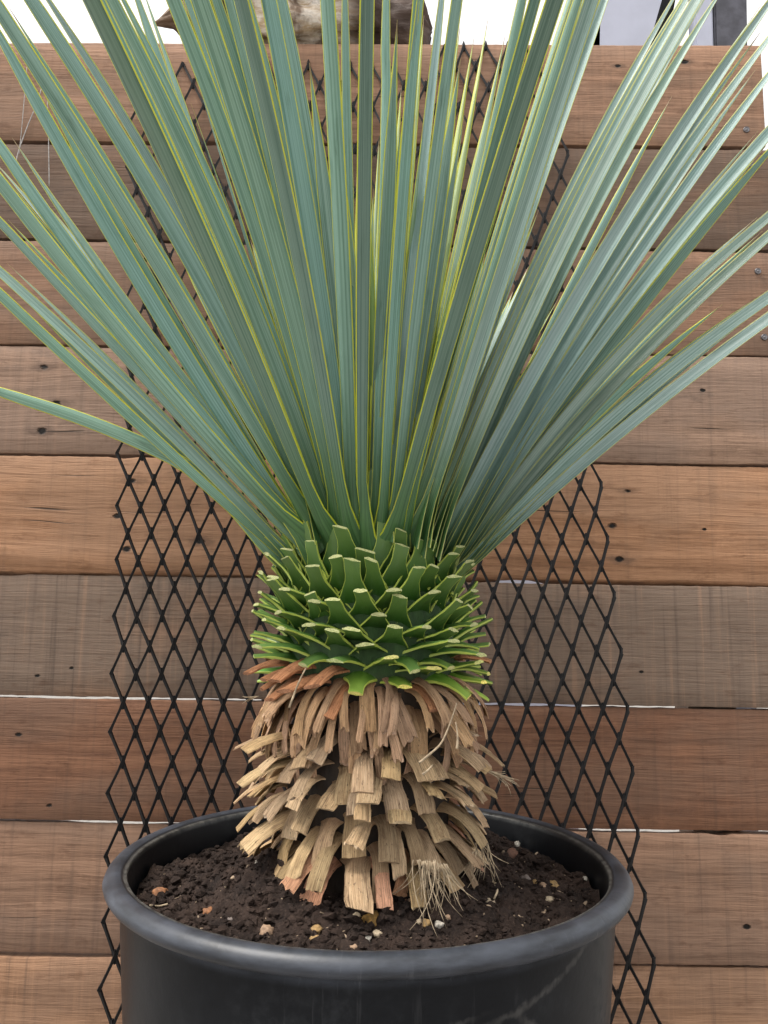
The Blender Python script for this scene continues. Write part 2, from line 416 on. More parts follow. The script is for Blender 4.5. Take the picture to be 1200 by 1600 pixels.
def post(name, x0, x1, xb0, xb1, Y, dep, mat, label, ztop_=3.2):
    """upright board between photo x positions at y=0 (x0,x1) and y=70 (xb0,xb1)"""
    a, b = pix(x0, 0, Y), pix(x1, 0, Y); c, d = pix(xb0, 70, Y), pix(xb1, 70, Y)
    def at(p, q, z): return p.x + (q.x - p.x) * (z - p.z) / (q.z - p.z)
    V = []
    for z in (0, ztop_):
        for dy in (0, dep):
            for (p, q) in ((a, c), (b, d)): V.append(Vector((at(p, q, z), Y + dy, z)))
    F = [(0, 2, 3, 1), (4, 5, 7, 6), (0, 1, 5, 4), (2, 6, 7, 3), (0, 4, 6, 2), (1, 3, 7, 5)]
    me = mesh(name, V, F, smooth=False, mats=[mat]); o = link(name, me)
    bm = bmesh.new(); bm.from_mesh(me); bmesh.ops.bevel(bm, geom=bm.edges[:], offset=.006, segments=2, affect='EDGES'); bm.to_mesh(me); bm.free()
    return tag(o, label, 'post')
WHITE = simple('white_painted_timber', (.46, .48, .58), .5, nscale=12, var=.06, bstr=.05)
post('white_post', 942, 1031, 940, 1011, 2.25, .09, WHITE, 'wide white painted post behind the wall, left of the dark grey one')
post('black_post', 1018, 1056, 1000, 1042, 2.42, .05, simple('black_timber', (.012, .012, .013), .6), 'slim black post right behind the wide white post')
post('white_post', 1086, 1114, 1087, 1116, 2.25, .06, WHITE, 'narrow white post touching the dark grey post behind the wall')
post('grey_post', 1116, 1168, 1117.5, 1169, 2.25, .10, simple('dark_grey_metal', (.085, .085, .105), .55, nscale=25), 'dark grey post standing behind the right end of the wall')

# ------------------------------------------------------------------ pot
PX, PY, RIM = -.0120, .925, HC - .257
SZ0 = RIM
def mat_pot():
    m = NT('black_scuffed_plastic'); c = m.coord()
    s = m.sep(c)
    ang = m.math('ARCTAN2', s[0], m.math('MULTIPLY', s[1], -1))
    cyl = m.n.new('ShaderNodeCombineXYZ'); m.put(cyl.inputs[0], m.math('MULTIPLY', ang, .27)); m.put(cyl.inputs[1], 0.0); m.put(cyl.inputs[2], s[2])
    cv = cyl.outputs[0]
    big = m.noise(cv, 6, 5, .6); sm = m.noise(cv, 70, 5, .65)
    vert = m.noise(m.mapping(cv, (120, 1, 9)), 1, 4, .6)
    col = m.mix(m.range(big, .35, .7), (.0045, .0055, .0075), (.009, .0105, .013))
    dust = m.math('MULTIPLY', m.range(big, .48, .72), m.range(sm, .40, .75))
    col = m.mix(m.math('MULTIPLY', dust, .40), col, (.055, .058, .064))
    sc = m.math('MULTIPLY', m.range(vert, .58, .74), m.range(m.noise(cv, 9, 3), .50, .64))
    col = m.mix(m.math('MULTIPLY', sc, .30), col, (.10, .10, .105))
    # long curved scrapes on the front of the body
    rr = s[2]
    for (a0, z0, sl, cvv, ln, w) in ((.16, -.052, .30, 1.2, .085, .0030), (.00, -.066, .05, .6, .12, .0022), (.20, -.10, -.5, 2, .07, .004)):
        u = m.math('SUBTRACT', m.math('MULTIPLY', ang, .27), a0)
        zz = m.math('ADD', m.math('MULTIPLY', u, sl), m.math('MULTIPLY', m.math('MULTIPLY', u, u), cvv))
        d = m.math('ABSOLUTE', m.math('SUBTRACT', m.math('SUBTRACT', rr, z0), m.math('ADD', zz, m.math('MULTIPLY', m.math('SUBTRACT', sm, .5), .014))))
        msk = m.math('MULTIPLY', m.range(d, w * 1.6, w * .1), m.range(m.math('ABSOLUTE', u), ln, ln * .6))
        msk = m.math('MULTIPLY', msk, m.range(vert, .25, .6))
        col = m.mix(m.math('MULTIPLY', m.math('MULTIPLY', msk, m.range(big, .35, .65)), .45), col, (.12, .115, .11))
    # worn pale inner edge of the lip
    rad = m.math('SQRT', m.math('ADD', m.math('MULTIPLY', s[0], s[0]), m.math('MULTIPLY', s[1], s[1])))
    lip = m.math('MULTIPLY', m.range(m.math('ABSOLUTE', m.math('SUBTRACT', m.math('ADD', rad, m.math('MULTIPLY', m.math('SUBTRACT', big, .5), .006)), .2575)), .0034, .0010), m.range(s[2], -.010, -.002))
    col = m.mix(m.math('MULTIPLY', lip, m.range(sm, .30, .7, .05, .6)), col, (.17, .165, .15))
    top = m.math('MULTIPLY', m.range(s[2], -.030, -.022), m.range(rad, .2600, .2630))
    film = m.math('MULTIPLY', top, m.range(m.noise(m.mapping(cv, (14, 1, 60)), 1, 5, .65), .30, .70, .15, .8))
    col = m.mix(film, col, (.060, .068, .086))
    col = m.mix(m.math('MULTIPLY', m.math('MULTIPLY', top, m.range(m.noise(m.mapping(cv, (150, 1, 30)), 1, 3, .6), .60, .74)), m.range(big, .40, .65, .02, .38)), col, (.20, .21, .23))
    rough = m.math('ADD', m.math('ADD', .36, m.math('MULTIPLY', film, .12)), m.math('MULTIPLY', m.math('ADD', dust, sc), .35))
    m.bump(m.math('ADD', m.math('MULTIPLY', sm, .5), m.math('MULTIPLY', big, 1.2)), .18, .003)
    return m.set(Base_Color=col, Roughness=rough, Specular_IOR_Level=.40)
def lathe(prof, n, wob=0.0):
    V, F = [], []
    for (r, z) in prof:
        for k in range(n):
            a = 2 * math.pi * k / n
            w = 1 + wob * (noise.noise(Vector((math.cos(a) * 1.1, math.sin(a) * 1.1, 4))) + .3 * noise.noise(Vector((math.cos(a) * 6, math.sin(a) * 6, 4))))
            zz = z + wob * .12 * noise.noise(Vector((math.cos(a) * 1.4, math.sin(a) * 1.4, 9)))
            V.append(Vector((r * w * math.sin(a), -r * w * math.cos(a), zz)))
    for i in range(len(prof) - 1):
        for k in range(n):
            F.append((i * n + k, i * n + (k + 1) % n, (i + 1) * n + (k + 1) % n, (i + 1) * n + k))
    return V, F
MP = mat_pot()
MPB = MP.copy(); MPB.node_tree.nodes['Principled BSDF'].inputs['Specular IOR Level'].default_value = .16
pot = empty('plant_pot', (PX, PY, 0)); tag(pot, 'large round black plastic pot with a thick rolled rim, filled with soil', 'pot')
body = [(.002, -RIM + .006), (.20, -RIM + .006), (.212, -RIM + .002), (.216, -RIM + .012), (.240, -.30), (.2600, -.060), (.2618, -.030), (.2622, -.0140)]
V, F = lathe(body, 160, .006)
link('pot_body', mesh('pot_body', V, F, mats=[MPB]), pot, loc=(PX, PY, RIM))
rim = [(.2622, -.0140), (.2634, -.0166), (.2668, -.0182), (.2716, -.0178), (.2760, -.0156), (.2788, -.0118), (.2798, -.0082), (.2786, -.0050), (.2750, -.0008), (.2700, .0012), (.2650, .0010), (.2610, -.0006), (.2585, -.0022), (.2570, -.0018), (.2558, -.0036), (.2550, -.0080), (.2535, -.030), (.248, -.10), (.236, -.22)]
V, F = lathe(rim, 200, .006)
link('rim', mesh('rim', V, F, mats=[MP]), pot, loc=(PX, PY, RIM))

# ------------------------------------------------------------------ soil
def soil_h(x, y):
    """height of the soil at world x, y"""
    dx, dy = x - PX, y - PY; r = math.hypot(dx, dy)
    h = RIM - .034 + .006 * (1 - r / .25)
    h += .020 * math.exp(-((r - .112) / .050) ** 2)
    h += .020 * math.exp(-(((dx + .10) / .045) ** 2 + ((dy + .035) / .06) ** 2))      # heap left of the trunk
    h += .024 * math.exp(-(((dx - .145) / .028) ** 2 + ((dy - .14) / .05) ** 2))        # clump by the back wall
    h -= .012 * math.exp(-(((dx - .05) / .12) ** 2 + ((dy + .16) / .05) ** 2)) * .6
    h += .010 * noise.noise(Vector((x * 9, y * 9, 1))) + .010 * fbm((x * 34, y * 34, 2), 4) + .0032 * noise.noise(Vector((x * 120, y * 120, 3))) + .0016 * noise.noise(Vector((x * 300, y * 300, 6)))
    return h
def mat_soil():
    m = NT('dark_potting_soil'); c = m.coord()
    a = m.noise(c, 30, 6, .7); b = m.noise(c, 380, 5, .7); d = m.noise(c, 11, 4)
    col = m.mix(m.range(a, .3, .7), (.011, .0066, .0053), (.040, .025, .019))
    col = m.mix(m.math('MULTIPLY', m.range(b, .52, .74), .7), col, (.105, .070, .052))
    col = m.mix(m.math('MULTIPLY', m.range(d, .55, .72), .5), col, (.065, .040, .030))
    m.bump(m.math('ADD', b, a), .8, .003); return m.set(Base_Color=col, Roughness=.9, Specular_IOR_Level=.25)
MS = mat_soil()
V, F = [], []; NA, NR = 320, 130
for j in range(NR + 1):
    r = .001 + .2485 * (j / NR) ** .75
    for k in range(NA):
        a = 2 * math.pi * k / NA; x, y = PX + r * math.cos(a), PY + r * math.sin(a)
        V.append(Vector((x, y, soil_h(x, y))))
for j in range(NR):
    for k in range(NA): F.append((j * NA + k, j * NA + (k + 1) % NA, (j + 1) * NA + (k + 1) % NA, (j + 1) * NA + k))
tag(link('potting_soil', mesh('potting_soil', V, F, mats=[MS])), 'dark brown crumbly potting soil filling the black pot', 'soil', kind='stuff')
def ico(sub=1):
    bm = bmesh.new(); bmesh.ops.create_icosphere(bm, subdivisions=sub, radius=1.0)
    v = [x.co.copy() for x in bm.verts]; f = [tuple(q.index for q in p.verts) for p in bm.faces]; bm.free(); return v, f
IV, IF = ico(1)
I2V, I2F = ico(3)
def crumbs(n, smin, smax, seed, rmin=.0, flat=.8, long=1.0):
    g = random.Random(seed); V, F = [], []
    for q in range(n):
        r = math.sqrt(g.uniform(rmin ** 2, .245 ** 2)); a = g.uniform(0, 2 * math.pi)
        x, y = PX + r * math.cos(a), PY + r * math.sin(a); s = smin * (smax / smin) ** (g.random() ** 2.2)
        rot = Matrix.Rotation(g.uniform(0, 6.28), 3, Vector((g.random(), g.random(), g.random() + .1)).normalized())
        sc = Vector((s * g.uniform(.7, 1.4) * (1 + (long - 1) * g.random()), s * g.uniform(.7, 1.4), s * g.uniform(.5, 1))); b0 = len(V); z = soil_h(x, y) + s * .15
        for v in IV:
            w = rot @ Vector((v.x * sc.x, v.y * sc.y, v.z * sc.z)) * (1 + g.uniform(-.42, .35)); V.append(Vector((x + w.x, y + w.y, z + w.z * flat)))
        for f in IF: F.append(tuple(b0 + i for i in f))
    return V, F
V, F = crumbs(11000, .0007, .0058, 5)
v2, f2 = crumbs(150, .0045, .0105, 33, rmin=.09); F += [tuple(len(V) + i for i in f) for f in f2]; V += v2
tag(link('soil_crumb', mesh('soil_crumb', V, F, smooth=False, mats=[MS])), 'small dark crumbs of soil scattered over the potting soil', 'soil', kind='stuff')
V, F = crumbs(420, .0006, .0026, 8)
v2, f2 = crumbs(260, .0007, .0016, 21, long=4.0); F += [tuple(len(V) + i for i in f) for f in f2]; V += v2
tag(link('grit', mesh('grit', V, F, smooth=False, mats=[simple('pale_grit', (.34, .25, .17), .8, nscale=60, var=.6)])), 'tiny pale grit and bark bits in the soil', 'grit', kind='stuff')

def soil_hit(x, y):
    d = ray(x, y); o = Vector((0, 0, HC)); t = .5
    while t < 1.6:
        p = o + d * t
        if math.hypot(p.x - PX, p.y - PY) < .249 and p.z < soil_h(p.x, p.y): return p
        t += .0015
    return None
def stone_mat(name, col, var=.4):
    m = NT(name); c = m.coord(); n = m.noise(c, 160, 5, .65); q = m.noise(c, 420, 3)
    cc = m.mix(m.range(n, .3, .7), tuple(v * (1 - var) for v in col), tuple(v * (1 + var * .4) for v in col)); cc = m.mix(m.math('MULTIPLY', m.range(q, .6, .75), .5), cc, (.05, .035, .025))
    m.bump(n, .5, .0015); return m.set(Base_Color=cc, Roughness=.75)
SM = {'tan': stone_mat('tan_stone', (.34, .22, .14)), 'mustard': stone_mat('mustard_stone', (.30, .165, .035), .6), 'cream': stone_mat('cream_stone', (.44, .35, .24), .45),
      'yellow': stone_mat('yellow_stone', (.36, .225, .09), .5), 'white': stone_mat('white_stone', (.56, .51, .43), .5), 'rust': stone_mat('rust_clod', (.30, .13, .055), .55), 'grey': stone_mat('grey_stone', (.16, .13, .115), .3), 'brown': stone_mat('brown_bark', (.13, .06, .035), .4)}
STONES = [  # px x, y, half width px, half height px, material, name, label
    (252, 1396, 11, 9, 'rust', 'clod', 'rusty orange clod on the soil near the left rim of the pot'),
    (326, 1424, 8, 6, 'rust', 'clod', 'small rusty orange chip on the soil left of centre'),
    (418, 1455, 10, 9, 'tan', 'pebble', 'round tan pebble on the soil close to the front left rim'),
    (409, 1458, 4, 4, 'tan', 'pebble', 'tiny tan pebble touching the left side of the round tan pebble'),
    (584, 1437, 15, 12, 'mustard', 'stone', 'lumpy mustard brown stone just below the lowest hanging dry leaf'),
    (557, 1431, 6, 5, 'cream', 'pebble', 'small cream pebble left of the mustard brown stone'),
    (493, 1452, 9, 5, 'yellow', 'pebble', 'flat yellowish pebble left of the mustard stone near the front rim'),
    (492, 1468, 7, 6, 'yellow', 'pebble', 'knobbly yellow pebble right against the front rim'),
    (590, 1459, 7, 6, 'cream', 'pebble', 'pale cream pebble below the mustard brown stone'),
    (574, 1466, 5, 5, 'white', 'pebble', 'whitish pebble by the front rim under the mustard stone'),
    (553, 1480, 5, 4, 'tan', 'pebble', 'little tan pebble half hidden by the front rim'),
    (606, 1410, 8, 8, 'tan', 'pebble', 'tan pebble in the shade under the hanging dry leaves'),
    (640, 1412, 7, 6, 'tan', 'pebble', 'tan pebble in shade beside the bundle of pale fibres'),
    (666, 1442, 6, 6, 'yellow', 'pebble', 'bright yellow pebble under the tip of the fibre bundle'),
    (685, 1444, 7, 5, 'white', 'pebble', 'white pebble right of the bright yellow one under the fibres'),
    (655, 1440, 4, 4, 'cream', 'pebble', 'tiny cream pebble left of the bright yellow pebble'),
    (762, 1411, 10, 7, 'cream', 'stone', 'flat cream stone lying alone on the soil right of the trunk'),
    (836, 1378, 5, 4, 'yellow', 'pebble', 'small yellow pebble, leftmost of the three yellowish ones near the right rim'),
    (848, 1383, 5, 4, 'tan', 'pebble', 'small tan pebble, middle of the three near the right rim'),
    (866, 1386, 8, 9, 'yellow', 'pebble', 'upright yellow tan pebble, largest of the three near the right rim'),
    (858, 1405, 7, 4, 'cream', 'pebble', 'flat cream pebble below the upright yellow tan pebble'),
    (821, 1374, 8, 6, 'grey', 'pebble', 'grey pebble left of the three yellowish ones near the right rim'),
    (807, 1320, 5, 6, 'white', 'pebble', 'round white pebble near the back of the pot right of the trunk'),
    (796, 1334, 14, 9, 'brown', 'bark_chip', 'reddish brown bark chip below the white pebble at the back'),
    (700, 1433, 4, 4, 'tan', 'pebble', 'tiny tan pebble right of the white pebble under the fibres'),
    (360, 1437, 5, 4, 'grey', 'pebble', 'dull grey pebble between the orange chip and the round tan pebble'),
    (401, 1348, 4, 4, 'white', 'pebble', 'tiny white pebble on the soil left of the trunk base'),
    (914, 1372, 3, 3, 'white', 'pebble', 'tiny white pebble beside the right inner wall of the pot')]
for si, (x, y, hw, hh, mt, nm, lb) in enumerate(STONES):
    p = soil_hit(x, y)
    if p is None: continue
    dep = (p - cam.location).length; a, b = hw * dep / FPX, hh * dep / FPX
    V = []
    for v in I2V:
        q = Vector((v.x, v.y, v.z)); f = 1 + .42 * noise.noise(q * 1.3 + Vector((si * 3.1, 0, 0))) + .26 * noise.noise(q * 3.1 + Vector((0, si * 2.7, 0)))
        q = q * f; V.append(Vector((q.x * a, q.y * (a + b) / 2, q.z * b)))
    o = link(nm, mesh(nm, V, I2F, mats=[SM[mt]]), loc=p + Vector((0, 0, -b * .15))); o.rotation_euler.z = si * 1.1 % 6
    o.rotation_euler.z = (si % 5 - 2) * .12
    tag(o, lb, 'clod' if nm == 'clod' else ('bark' if nm == 'bark_chip' else 'pebble'), 'stones lying on the soil')

# ------------------------------------------------------------------ the yucca
yucca = empty('yucca_plant', (PX, PY, RIM - .03))
tag(yucca, 'spiky yucca with blue green sword leaves, trimmed green stubs and a shaggy dry trunk', 'plant')
TR = .096                                     # trunk core radius
AX, AY = -.0135, PY
def mat_leaf():
    m = NT('glaucous_leaf_blade'); uv = m.coord('UV'); s = m.sep(uv); u, v = s[0], s[1]
    rn = m.obj('Random'); oc = m.obj('Color')
    seed = m.n.new('ShaderNodeCombineXYZ'); m.put(seed.inputs[0], m.math('MULTIPLY', rn, 37.0)); m.put(seed.inputs[1], m.math('MULTIPLY', rn, 91.0))
    add = m.n.new('ShaderNodeVectorMath'); add.operation = 'ADD'; m.put(add.inputs[0], uv); m.put(add.inputs[1], seed.outputs[0]); sv_ = add.outputs[0]
    st = m.noise(m.mapping(sv_, (13, 1.1, 1)), 1, 4, .6); fs = m.noise(m.mapping(sv_, (60, 2.0, 1)), 1, 3, .6); bl = m.noise(m.mapping(sv_, (2.0, 9, 1)), 1, 5, .6)
    blue = m.mix(m.range(st, .30, .70), (.125, .240, .195), (.315, .465, .405))
    blue = m.mix(m.math('MULTIPLY', m.range(fs, .5, .8), .45), blue, (.45, .57, .52))
    blue = m.mix(m.math('MULTIPLY', m.range(bl, .50, .72), .40), blue, (.075, .170, .118))
    blue = m.mix(m.math('MULTIPLY', m.range(bl, .64, .76), .5), blue, (.045, .085, .055))
    col = m.mix(1.0, blue, oc, 'MULTIPLY')
    base = m.mix(m.range(st, .35, .65), (.040, .110, .034), (.085, .190, .062))
    col = m.mix(m.range(v, .03, .26, 1, 0), col, base)
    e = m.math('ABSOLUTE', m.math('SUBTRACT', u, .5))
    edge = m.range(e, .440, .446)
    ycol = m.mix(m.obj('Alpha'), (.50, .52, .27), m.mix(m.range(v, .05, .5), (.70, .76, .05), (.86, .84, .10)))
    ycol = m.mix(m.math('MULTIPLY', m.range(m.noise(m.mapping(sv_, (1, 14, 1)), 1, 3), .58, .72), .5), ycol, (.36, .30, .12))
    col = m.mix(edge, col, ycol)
    tip = m.range(v, .955, .985); col = m.mix(tip, col, (.34, .22, .13))
    # flecks of dirt on the wax
    fl = m.noise(m.mapping(sv_, (16, 130, 1)), 1, 2, .5); col = m.mix(m.math('MULTIPLY', m.range(fl, .74, .80), .55), col, (.03, .035, .025))
    wt = m.noise(m.mapping(sv_, (22, 190, 1)), 1, 1, .5); col = m.mix(m.math('MULTIPLY', m.range(wt, .80, .84), .6), col, (.62, .66, .64))
    nb = m.bump(m.math('ADD', st, m.math('MULTIPLY', fs, .5)), .22, .0012)
    m.set(Base_Color=col, Roughness=m.range(bl, .3, .7, .50, .38), Specular_IOR_Level=.48)
    tr = m.n.new('ShaderNodeBsdfTranslucent'); m.put(tr.inputs['Color'], m.mix(edge, m.mix(.5, col, (.12, .24, .05)), (.75, .80, .12)))
    mx = m.n.new('ShaderNodeMixShader'); m.put(mx.inputs[0], m.math('ADD', .10, m.math('MULTIPLY', edge, .35)))
    m.t.links.new(m.b.outputs[0], mx.inputs[1]); m.t.links.new(tr.outputs[0], mx.inputs[2]); m.t.links.new(mx.outputs[0], m.out.inputs['Surface'])
    return m.m
ML = mat_leaf()
def leaf_w(t):
    """width profile, 1 at the widest"""
    if t < .09: return 2.5 - (2.5 - .80) * (t / .09) ** .55
    if t < .42: return .80 + .20 * math.sin((t - .09) / .33 * math.pi / 2)
    if t < .75: return 1.0 - .18 * ((t - .42) / .33) ** 1.5
    return max(.02, .82 * (1 - ((t - .75) / .25) ** 1.15))
SEG = 26
def leaf(path, normal_fn, width, tint=(1, 1, 1), fold=.16, twist=0.0, phase=0.0, yel=1.0):
    """path: list of SEG+1 points; normal_fn(t, tangent) gives the facing of the blade"""
    V, U, F = [], [], []
    us = (-1, -.90, -.5, 0, .5, .90, 1); o0 = path[0]
    for i, p in enumerate(path):
        t = i / SEG; a, b = path[max(0, i - 1)], path[min(SEG, i + 1)]; tg = (b - a).normalized()
        n = normal_fn(t, tg); n = (n - tg * n.dot(tg)).normalized(); w = tg.cross(n)
        an = twist * t + phase; w, n = w * math.cos(an) + n * math.sin(an), n * math.cos(an) - w * math.sin(an)
        hw = width * .5 * leaf_w(t); ed = min(.45, .00098 / max(hw, .0012))     # margin of constant width
        cup = fold * (1 + 1.2 * max(0, 1 - t / .12))
        for k, u in enumerate(us):
            uu = u
            if k in (1, 5): uu = math.copysign(1 - ed, u)
            V.append(p + w * (hw * uu) - n * (hw * cup * (abs(uu) ** 1.25)) - n * (.0010 * math.cos(uu * 9) * (1 if abs(u) < 1 else 0) * leaf_w(t)) - o0)
            q = {0: 0, 1: .06, 2: .25, 3: .5, 4: .75, 5: .94, 6: 1}[k]; U.append((q, t))
    # the underside, so the blade has body
    nb = len(V); nu = len(us)
    for i, p in enumerate(path):
        t = i / SEG; a, b = path[max(0, i - 1)], path[min(SEG, i + 1)]; tg = (b - a).normalized()
        n = normal_fn(t, tg); n = (n - tg * n.dot(tg)).normalized(); w = tg.cross(n)
        an = twist * t + phase; w, n = w * math.cos(an) + n * math.sin(an), n * math.cos(an) - w * math.sin(an)
        th = .0016 * leaf_w(t) * (1 - .5 * t)
        for k in range(nu):
            f = (0, .5, .9, 1, .9, .5, 0)[k]
            V.append(V[i * nu + k] - n * (th * f + .0002)); U.append(U[i * nu + k])
    for i in range(SEG):
        for k in range(nu - 1):
            p = i * nu + k; F.append((p, p + 1, p + nu + 1, p + nu)); q = nb + p; F.append((q, q + nu, q + nu + 1, q + 1))
        for k in (0, nu - 1):
            p = i * nu + k; q = nb + p; F.append((p, p + nu, q + nu, q) if k == 0 else (p, q, q + nu, p + nu))
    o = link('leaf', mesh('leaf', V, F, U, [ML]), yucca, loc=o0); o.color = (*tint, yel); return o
def resample(P, n):
    L = [0]
    for i in range(len(P) - 1): L.append(L[-1] + (P[i + 1] - P[i]).length)
    out = []; j = 0
    for k in range(n + 1):
        d = L[-1] * k / n
        while j < len(L) - 2 and L[j + 1] < d: j += 1
        f = (d - L[j]) / max(1e-9, L[j + 1] - L[j]); out.append(P[j].lerp(P[j + 1], f))
    return out
def crom(P, n=12):
    out = []
    for i in range(len(P) - 1):
        p0, p1, p2, p3 = P[i - 1] if i else 2 * P[0] - P[1], P[i], P[i + 1], P[i + 2] if i + 2 < len(P) else 2 * P[-1] - P[-2]
        for k in range(n):
            t = k / n; out.append(.5 * ((2 * p1) + (p2 - p0) * t + (2 * p0 - 5 * p1 + 4 * p2 - p3) * t * t + (3 * p1 - p0 - 3 * p2 + p3) * t ** 3))
    out.append(P[-1]); return out
UPV, CAMV = Vector((0, 0, 1)), Vector((0, -1, 0))
def facing(face, side):
    def fn(t, tg):
        c = CAMV - tg * CAMV.dot(tg); 
        if c.length < .05: c = Vector((side, 0, .1)) - tg * Vector((side, 0, .1)).dot(tg)
        c.normalize(); lat = tg.cross(c)
        if lat.z < 0: lat = -lat
        return c + lat * face
    return fn
# leaves in front, laid out as they stand: photo points from base to the frame edge, depth at the far point, width (m), face (+ shows the upper side), length
HERO = [
    ([(425, 868), (360, 790), (300, 735), (240, 701), (130, 655), (0, 612)], .90, .0185, -.10, .52),
    ([(445, 872), (310, 752), (210, 645), (0, 462)], .86, .0185, -.55, .70),
    ([(450, 866), (290, 695), (150, 555), (0, 425)], .90, .0180, .30, .66),
    ([(478, 868), (350, 730), (100, 455), (0, 352)], .82, .0200, -.60, .70),
    ([(492, 866), (365, 735), (130, 450), (0, 288)], .80, .0215, -.75, .74),
    ([(500, 862), (385, 742), (190, 455), (0, 228)], .84, .0200, .10, .72),
    ([(455, 850), (410, 780), (300, 600), (140, 400), (0, 262)], 1.02, .0180, .50, .66),
    ([(476, 846), (420, 770), (240, 450), (120, 245), (0, 62)], .76, .0215, -.30, .76),
    ([(505, 858), (440, 740), (262, 430), (0, 20)], .70, .0200, -.35, .78),
    ([(500, 848), (480, 770), (285, 450), (48, 0)], .72, .0210, -.25, .76),
    ([(520, 872), (438, 660), (320, 450), (138, 0)], .62, .0225, -.60, .74),
    ([(528, 850), (500, 750), (362, 450), (172, 0)], .72, .0205, -.20, .74),
    ([(516, 842), (470, 720), (385, 450), (215, 0)], .84, .0185, .10, .72),
    ([(536, 846), (515, 740), (440, 450), (270, 0)], .70, .0200, -.20, .74),
    ([(540, 850), (520, 730), (460, 450), (312, 0)], .66, .0225, -.10, .76),
    ([(546, 846), (530, 730), (474, 450), (362, 0)], .72, .0195, .0, .74),
    ([(545, 868), (522, 700), (455, 400), (372, 0)], .64, .0205, -.55, .72),
    ([(552, 848), (540, 730), (497, 450), (420, 0)], .70, .0200, .0, .74),
    ([(556, 850), (548, 700), (516, 420), (440, 0)], .76, .0195, .15, .70),
    ([(549, 866), (545, 700), (527, 420), (508, 0)], .66, .0205, -.35, .74),
    ([(567, 876), (567, 650), (567, 400), (576, 0)], .60, .0215, -.50, .74),
    ([(560, 850), (552, 600), (545, 420), (540, 0)], .80, .0190, .20, .70),
    ([(584, 848), (592, 650), (598, 420), (604, 0)], .78, .0190, .20, .70),
    ([(597, 868), (607, 650), (630, 400), (655, 0)], .68, .0200, -.30, .72),
    ([(600, 846), (625, 600), (645, 420), (690, 0)], .82, .0185, .25, .70),
    ([(612, 862), (635, 620), (664, 400), (715, 0)], .68, .0200, -.20, .72),
    ([(606, 874), (668, 640), (710, 470), (790, 225), (868, 0)], .64, .0195, -.45, .74),
    ([(616, 858), (680, 610), (735, 400), (815, 0)], .74, .0190, .20, .72),
    ([(626, 866), (672, 640), (722, 480), (770, 290), (838, 0)], .68, .0200, -.35, .74),
    ([(640, 846), (700, 650), (760, 420), (905, 0)], .72, .0205, .50, .74),
    ([(648, 858), (705, 680), (790, 420), (925, 0)], .66, .0190, .45, .74),
    ([(655, 848), (720, 640), (800, 400), (880, 150), (945, 0)], .80, .0205, .35, .72),
    ([(668, 852), (740, 640), (830, 400), (1010, 90), (1072, 0)], .76, .0205, .55, .74),
    ([(674, 864), (735, 690), (850, 400), (1000, 120), (1090, 0)], .70, .0205, .60, .76),
    ([(690, 856), (760, 660), (850, 450), (960, 240), (1118, 0)], .78, .0200, .70, .74),
    ([(684, 872), (770, 690), (890, 450), (1000, 260), (1200, 8)], .72, .0205, .65, .76),
    ([(704, 860), (790, 680), (915, 450), (1050, 255), (1200, 62)], .78, .0210, .60, .74),
    ([(708, 870), (800, 700), (940, 470), (1060, 330), (1200, 120)], .80, .0200, .55, .74),
    ([(714, 864), (850, 640), (1000, 440), (1200, 210)], .76, .0200, .75, .74),
    ([(722, 872), (840, 690), (1000, 480), (1200, 240)], .86, .0185, -.35, .70),
    ([(726, 868), (880, 640), (1060, 455), (1200, 345)], .78, .0205, .75, .72),
    ([(732, 874), (860, 700), (1075, 480), (1200, 372)], .84, .0195, .60, .70),
    ([(738, 878), (880, 715), (1030, 590), (1200, 468)], .80, .0205, .70, .70),
    ([(734, 884), (880, 745), (1040, 610), (1200, 500)], .78, .0195, .80, .68),
    ([(730, 860), (830, 740), (960, 610), (1070, 530), (1130, 475)], 1.0, .0170, -.30, .50),
    ([(705, 850), (760, 720), (870, 500), (950, 330), (1050, 150)], 1.06, .0150, -.20, .60),
]
COMP = []
for (pp, Ye, w, face, L) in HERO[29:44]:        # narrower companions behind the leaves on the right
    ox, oy = rnd.uniform(-20, -8), rnd.uniform(-16, -4)
    COMP.append(([(x + ox * (.25 + .75 * i / (len(pp) - 1)), y + oy * (.2 + .8 * i / (len(pp) - 1))) for i, (x, y) in enumerate(pp)], Ye + .05, w * .72, face + rnd.uniform(-.5, .3), L * .95))
for (pp, Ye, w, face, L) in HERO[1:16]:         # and between those on the left
    ox, oy = rnd.uniform(10, 24), rnd.uniform(-14, -4)
    COMP.append(([(x + ox * (.25 + .75 * i / (len(pp) - 1)), y + oy * (.2 + .8 * i / (len(pp) - 1))) for i, (x, y) in enumerate(pp)], Ye + .07, w * .66, face + rnd.uniform(-.3, .6), L * .95))
for q in range(34):                              # slim younger leaves standing behind the front ones, tips in view
    xt, yt = 430 + 390 * (q * .618 % 1), rnd.uniform(15, 300)
    COMP.append(([(578 + (xt - 600) * .25, 838), (578 + (xt - 590) * .52, 560), (xt - (xt - 590) * .12, yt + 120), (xt, yt)], rnd.uniform(.90, 1.10), rnd.uniform(.0105, .0145), rnd.uniform(-.2, .5), .6))
